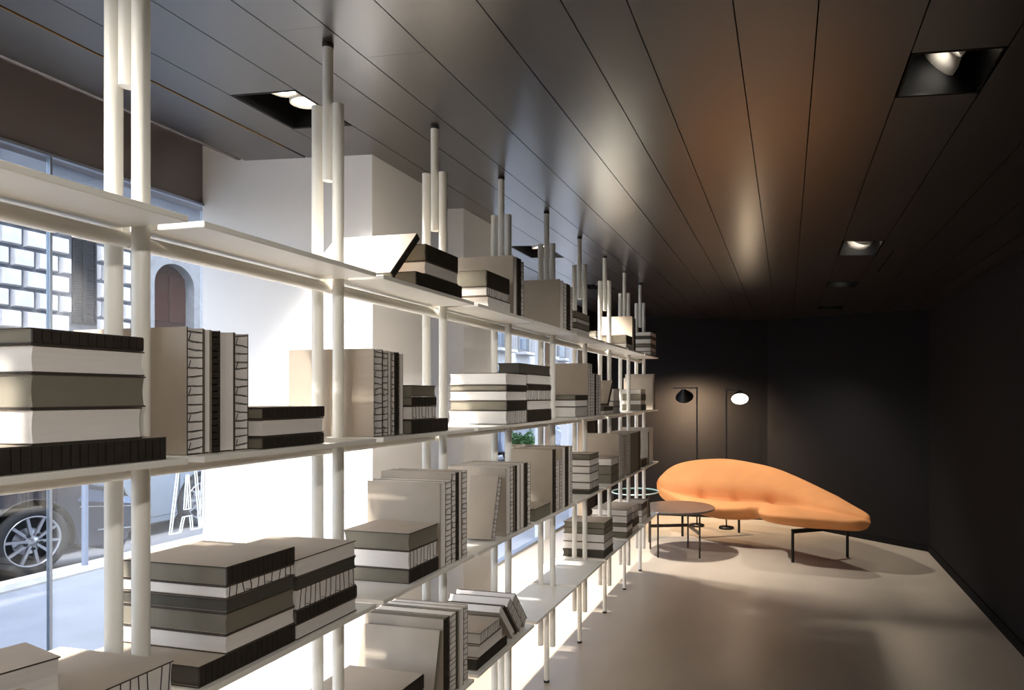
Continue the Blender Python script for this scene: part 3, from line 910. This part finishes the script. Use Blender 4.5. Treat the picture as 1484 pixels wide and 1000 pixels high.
# shutters
for (a, b) in ((SY0 + .01, (SY0 + SY1) / 2 - .005), ((SY0 + SY1) / 2 + .005, SY1 - .01)):
    shf = MB()
    for (c0, c1, e0, e1) in ((a, a + .035, SZ0, SZ1), (b - .035, b, SZ0, SZ1), (a, b, SZ0, SZ0 + .05), (a, b, SZ1 - .05, SZ1)):
        shf.box(XO - .06, XO + .0, c0, c1, e0, e1)
    sh_ = hp(shf, 'shutter', 'shutter')
    lv = MB()
    z = SZ0 + .07
    while z < SZ1 - .07:
        lv.hexa([(XO - .05, a + .03, z + .03), (XO - .05, b - .03, z + .03), (XO - .05, b - .03, z + .04), (XO - .05, a + .03, z + .04),
                 (XO - .012, a + .03, z), (XO - .012, b - .03, z), (XO - .012, b - .03, z + .01), (XO - .012, a + .03, z + .01)])
        z += .056
    lo = hp(lv, 'louvres', 'shutter', sh_)
    lo['kind'] = 'stuff'
# upper floor windows and far windows with balconies
def far_window(y, z, w=1.1, h=1.9, rail=False):
    f = hp(MB().box(XO - .05, XO + .05, y - w / 2 - .15, y + w / 2 + .15, z - .15, z + h + .15), 'window', 'arch')
    for s_ in (-1, 1):
        hp(MB().box(XO + .05, XO + .062, y + (s_ - 1) * w / 4 + .03 * (s_ < 0), y + (s_ + 1) * w / 4 - .03 * (s_ > 0) + (.0 if s_ > 0 else -.03), z, z + h), 'pane', 'winblue', f)
    if rail:
        b = hp(MB().box(XO, XO + .7, y - 1.1, y + 1.1, z - .35, z - .2), 'balcony', 'stone')
        rl_ = MB()
        k = y - 1.05
        while k <= y + 1.06:
            rl_.box(XO + .64, XO + .66, k - .012, k + .012, z - .2, z + .7)
            k += .14
        rl_.box(XO + .62, XO + .68, y - 1.1, y + 1.1, z + .68, z + .72)
        o = hp(rl_, 'railing', 'iron', b)
        o['kind'] = 'stuff'
for y in (9.2, 11.6, 14.0, 16.6):
    far_window(y, 6.9, 1.2, 2.4)
for k, y in enumerate((18.5, 22.5, 26.5, 30.5, 34.0, 37.5, 41.0, 44.5, 48.0, 52.0)):
    far_window(y, 4.4, 1.2, 2.6, rail=True)
    far_window(y, .4, 1.4, 2.6)

# cars ----------------------------------------------------------------------
def make_wheel(parent, x, y, z, r, side=1, spokes=10):
    w = empty('wheel', (x, y, z))
    w.parent = parent
    mt = Matrix.Rotation(R(90) * side, 4, 'Y')
    MB().lathe([(r * .70, -.10), (r * .97, -.10), (r, -.07), (r, .07), (r * .97, .095), (r * .86, .105), (r * .74, .10), (r * .70, .08)], 48, mtx=mt).build('tyre', 'tyre', w)
    MB().lathe([(r * .71, .02), (r * .745, .10), (r * .72, .105), (r * .69, .09), (r * .69, .0)], 48, mtx=mt).build('rim', 'rim', w)
    MB().lathe([(0, .02), (r * .69, .02)], 40, mtx=mt).build('wheel_well', 'plastic', w)
    MB().lathe([(0, .035), (r * .38, .035), (r * .40, .025)], 40, mtx=mt).build('brake_disc', 'rim', w)
    for k in range(spokes):
        t = 2 * math.pi * k / spokes + .2
        a = mt @ Vector((r * .12 * math.cos(t), r * .12 * math.sin(t), .085))
        b = mt @ Vector((r * .71 * math.cos(t), r * .71 * math.sin(t), .085))
        MB().bar(a, b, .023, .02, up=(1, 0, 0)).build('spoke', 'rim', w)
    MB().lathe([(0, .098), (r * .14, .096), (r * .17, .08)], 24, mtx=mt).build('hub', 'rim', w)
    for k in range(5):
        t = 2 * math.pi * k / 5
        p = mt @ Vector((r * .21 * math.cos(t), r * .21 * math.sin(t), .09))
        q = mt @ Vector((r * .21 * math.cos(t), r * .21 * math.sin(t), .105))
        MB().tube(p, q, .014, 10).build('wheel_nut', 'plastic', w)
    return w

def make_car(x, y_front_wheel, ground, paint, label, width=1.65, rw=.30, base=2.5, fo=.92, ro=.75):
    """side facing +x at world x, nose towards +y"""
    root = tag(empty('car', (x, y_front_wheel, ground)), label, 'car', 'cars parked along the street')
    zc = rw
    ra = rw + .055
    def arch_pts(yc, sgn):
        return [(yc + ra * math.cos(R(a)), zc + ra * math.sin(R(a))) for a in (range(-18, 199, 12))]
    prof = [(fo - .12, .035), (fo - .02, .28), (fo + .01, .50), (fo - .10, .66), (fo - .38, .74), (.25, .84), (-.45, .93), (-1.0, .95), (-2.3, .97),
            (-base - ro + .12, .98), (-base - ro, .85), (-base - ro - .02, .5), (-base - ro + .05, .26)]
    rear = list(reversed(arch_pts(-base, 1)))
    front = list(reversed(arch_pts(0, 1)))
    low = [p for p in rear] + [(-base + ra + .05, .17), (-ra - .05, .17)] + [p for p in front]
    outline = prof + low
    # body as stacked slices across the width, drawn in at both flanks
    cyx = -base / 2 + .1
    ringdefs = [(-.0, .985, .0), (-.06, 1.0, .02), (-.25, 1.0, .05), (-width + .25, 1.0, .05), (-width + .06, 1.0, .02), (-width, .985, .0)]
    vs2, fs2 = [], []
    n = len(outline)
    for (xx, sc, lift) in ringdefs:
        for (py, pz) in outline:
            z_ = pz + (lift if pz > .6 else 0)
            vs2.append((xx, cyx + (py - cyx) * sc, z_))
    for i in range(len(ringdefs) - 1):
        for k in range(n):
            fs2.append((i * n + k, i * n + (k + 1) % n, (i + 1) * n + (k + 1) % n, (i + 1) * n + k))
    na = len(prof); nr = len(rear)
    dark_k = set(range(na, na + nr - 1)) | set(range(na + nr + 2, n - 1))
    mi2 = [1 if k in dark_k else 0 for i in range(len(ringdefs) - 1) for k in range(n)] + [0, 0]
    fs2.append(tuple(range(n)))
    fs2.append(tuple(reversed(range((len(ringdefs) - 1) * n, len(ringdefs) * n))))
    body = MB().add(vs2, fs2, mi2, False).build('body', [paint, 'plastic'], root)
    bevel(body, .02, 2)
    cab = [(-.42, .93), (-1.05, 1.36), (-1.5, 1.44), (-2.3, 1.42), (-2.85, 1.2), (-3.1, .97)]
    cb_ = MB()
    m_ = len(cab)
    v3 = []
    for (xx, ins) in ((-.06, 0), (-.22, 1), (-width + .22, 1), (-width + .06, 0)):
        for (py, pz) in cab:
            v3.append((xx if ins == 0 else xx, py, pz if ins else .95 + (pz - .95) * .08))
    f3 = []
    for i in range(3):
        for k in range(m_ - 1):
            f3.append((i * m_ + k, i * m_ + k + 1, (i + 1) * m_ + k + 1, (i + 1) * m_ + k))
    cb_.add(v3, f3, 0, False)
    cb_.build('cabin_glass', 'carglass', root)
    MB().hexa([(-.28, -1.12, 1.36), (-width + .28, -1.12, 1.36), (-width + .28, -2.5, 1.385), (-.28, -2.5, 1.385),
               (-.28, -1.12, 1.43), (-width + .28, -1.12, 1.43), (-width + .28, -2.5, 1.45), (-.28, -2.5, 1.45)]).build('roof', paint, root)
    for s_ in (0, 1):
        xx = .014 if s_ == 0 else -width - .014
        sg = -1 if s_ == 0 else 1
        MB().hexa([(xx, .34, .60), (xx, fo - .07, .50), (xx + sg * .02, fo - .09, .60), (xx, .42, .70),
                   (xx + sg * .16, .34, .60), (xx + sg * .2, fo - .04, .50), (xx + sg * .2, fo - .08, .62), (xx + sg * .16, .42, .72)]).build('headlight', 'headlight', root)
        MB().bar((xx, .36, .545), (xx + sg * .01, fo - .03, .47), .006, .008).build('chrome_strip', 'rim', root)
        MB().bar((xx, .52, .30), (xx, fo - .05, .26), .012, .012).build('bumper_strip', 'rim', root)
        # door outline and side lamp
        for (a, b) in (((-.42, .26), (-.40, .9)), ((-1.5, .26), (-1.48, .92)), ((-.44, .26), (-1.5, .26))):
            MB().bar((xx, a[0], a[1]), (xx, b[0], b[1]), .006, .008, up=(1, 0, 0)).build('door_seam', 'plastic', root)
        MB().lathe([(0, .006), (.018, .004), (.024, -.004)], 16, mtx=Matrix.Translation((xx, -.30, .70)) @ Matrix.Rotation(R(90), 4, 'Y')).build('side_lamp', 'headlight', root)
        wx = -.11 if s_ == 0 else -width + .11
        make_wheel(root, wx, 0, zc, rw, 1 if s_ == 0 else -1)
        make_wheel(root, wx, -base, zc, rw, 1 if s_ == 0 else -1)
    MB().box(-width + .15, -.15, -base, fo - .14, .13, .3).build('underbody', 'plastic', root)
    for yc in (0, -base):
        MB().box(-width + .27, -.27, yc - ra - .02, yc + ra + .02, .14, zc + ra + .02).build('wheel_arch_liner', 'plastic', root)
    return root
make_car(-6.40, 4.235, -.075, 'carblue', 'dark blue parked car with silver ten-spoke wheel, nearest the window')
make_car(-8.15, 7.55, -.36, 'carsilver', 'silver car parked behind the dark blue one', rw=.36, fo=.8)
make_car(-6.5, 17.2, -.075, 'carred', 'grey-blue car seen far off through the long window')

# bollard
bo = tag(empty('bollard', (-6.0, 4.36, 0.012)), 'pale blue street post at the kerb beside the dark car', 'bollard')
MB().tube((0, 0, 0), (0, 0, 1.0), .024, 20).build('post', 'bollard', bo)
MB().lathe([(.026, 1.0), (.028, 1.02), (.02, 1.045), (0, 1.05)], 20).build('cap', 'bollard', bo)

# outlined letters on the glass, read from the street side
def letter(name, loops, label, y0, z0, sc):
    root = tag(empty(name, (XG + .012, y0, z0)), label, 'window lettering', 'white outlined letters on the shop window')
    for lp in loops:
        m = MB()
        for off in (0.0, .0045):
            c_ = (sum(p[0] for p in lp) / len(lp), sum(p[1] for p in lp) / len(lp))
            pts = [(p[0] * sc + (.0 if off == 0 else .006), p[1] * sc - (0 if off == 0 else .0)) for p in lp]
            for a, b in zip(pts, pts[1:] + pts[:1]):
                m.bar((off, a[0], a[1]), (off, b[0], b[1]), .0036, .003, up=(1, 0, 0))
        m.build('outline', 'vinyl', root)
    return root
A_out = [(0, 0), (.045, 0), (.060, .062), (.094, .062), (.100, 0), (.140, 0), (.108, .36), (.048, .36)]
A_in = [(.066, .092), (.090, .092), (.080, .24), (.078, .24)]
letter('window_letter', [A_out, A_in], 'white outlined letter A on the window beside the pier', 2.138, .925, 1.0)
B_out = [(0, 0), (.018, 0), (.018, .36), (.016, .36)]
letter('window_letter', [B_out], 'sliver of the next outlined letter at the pier edge', 2.281, .928, 1.0)

# planters and foliage by the long window
def planter(x, y, w, h, label, seed):
    rnd = random.Random(seed)
    root = tag(empty('planter', (x, y, -.004)), label, 'planter', 'planters on the pavement')
    MB().lathe([(w * .7, 0), (w, h), (w * .9, h), (w * .85, h - .06), (0, h - .06)], 28).build('pot', 'pot', root)
    lf = MB()
    for k in range(160):
        a = rnd.uniform(0, 2 * math.pi)
        rr = w * 1.2 * math.sqrt(rnd.random())
        z = h + rnd.uniform(-.02, .2) * (1.15 - rr / (w * 1.3))
        p = Vector((rr * math.cos(a), rr * math.sin(a), z))
        d = Vector((rnd.uniform(-1, 1), rnd.uniform(-1, 1), rnd.uniform(-.3, 1))).normalized() * rnd.uniform(.05, .09)
        s_ = d.orthogonal().normalized() * .018
        lf.add([p, p + d * .5 + s_, p + d, p + d * .5 - s_], [(0, 1, 2, 3)])
    o = lf.build('foliage', 'leaf', root)
    o['kind'] = 'stuff'
planter(-3.55, 8.08, .10, .86, 'clay planter with leafy green plant outside the long window', 3)
planter(-3.7, 8.85, .10, .80, 'second clay planter with green plant farther along the pavement', 4)
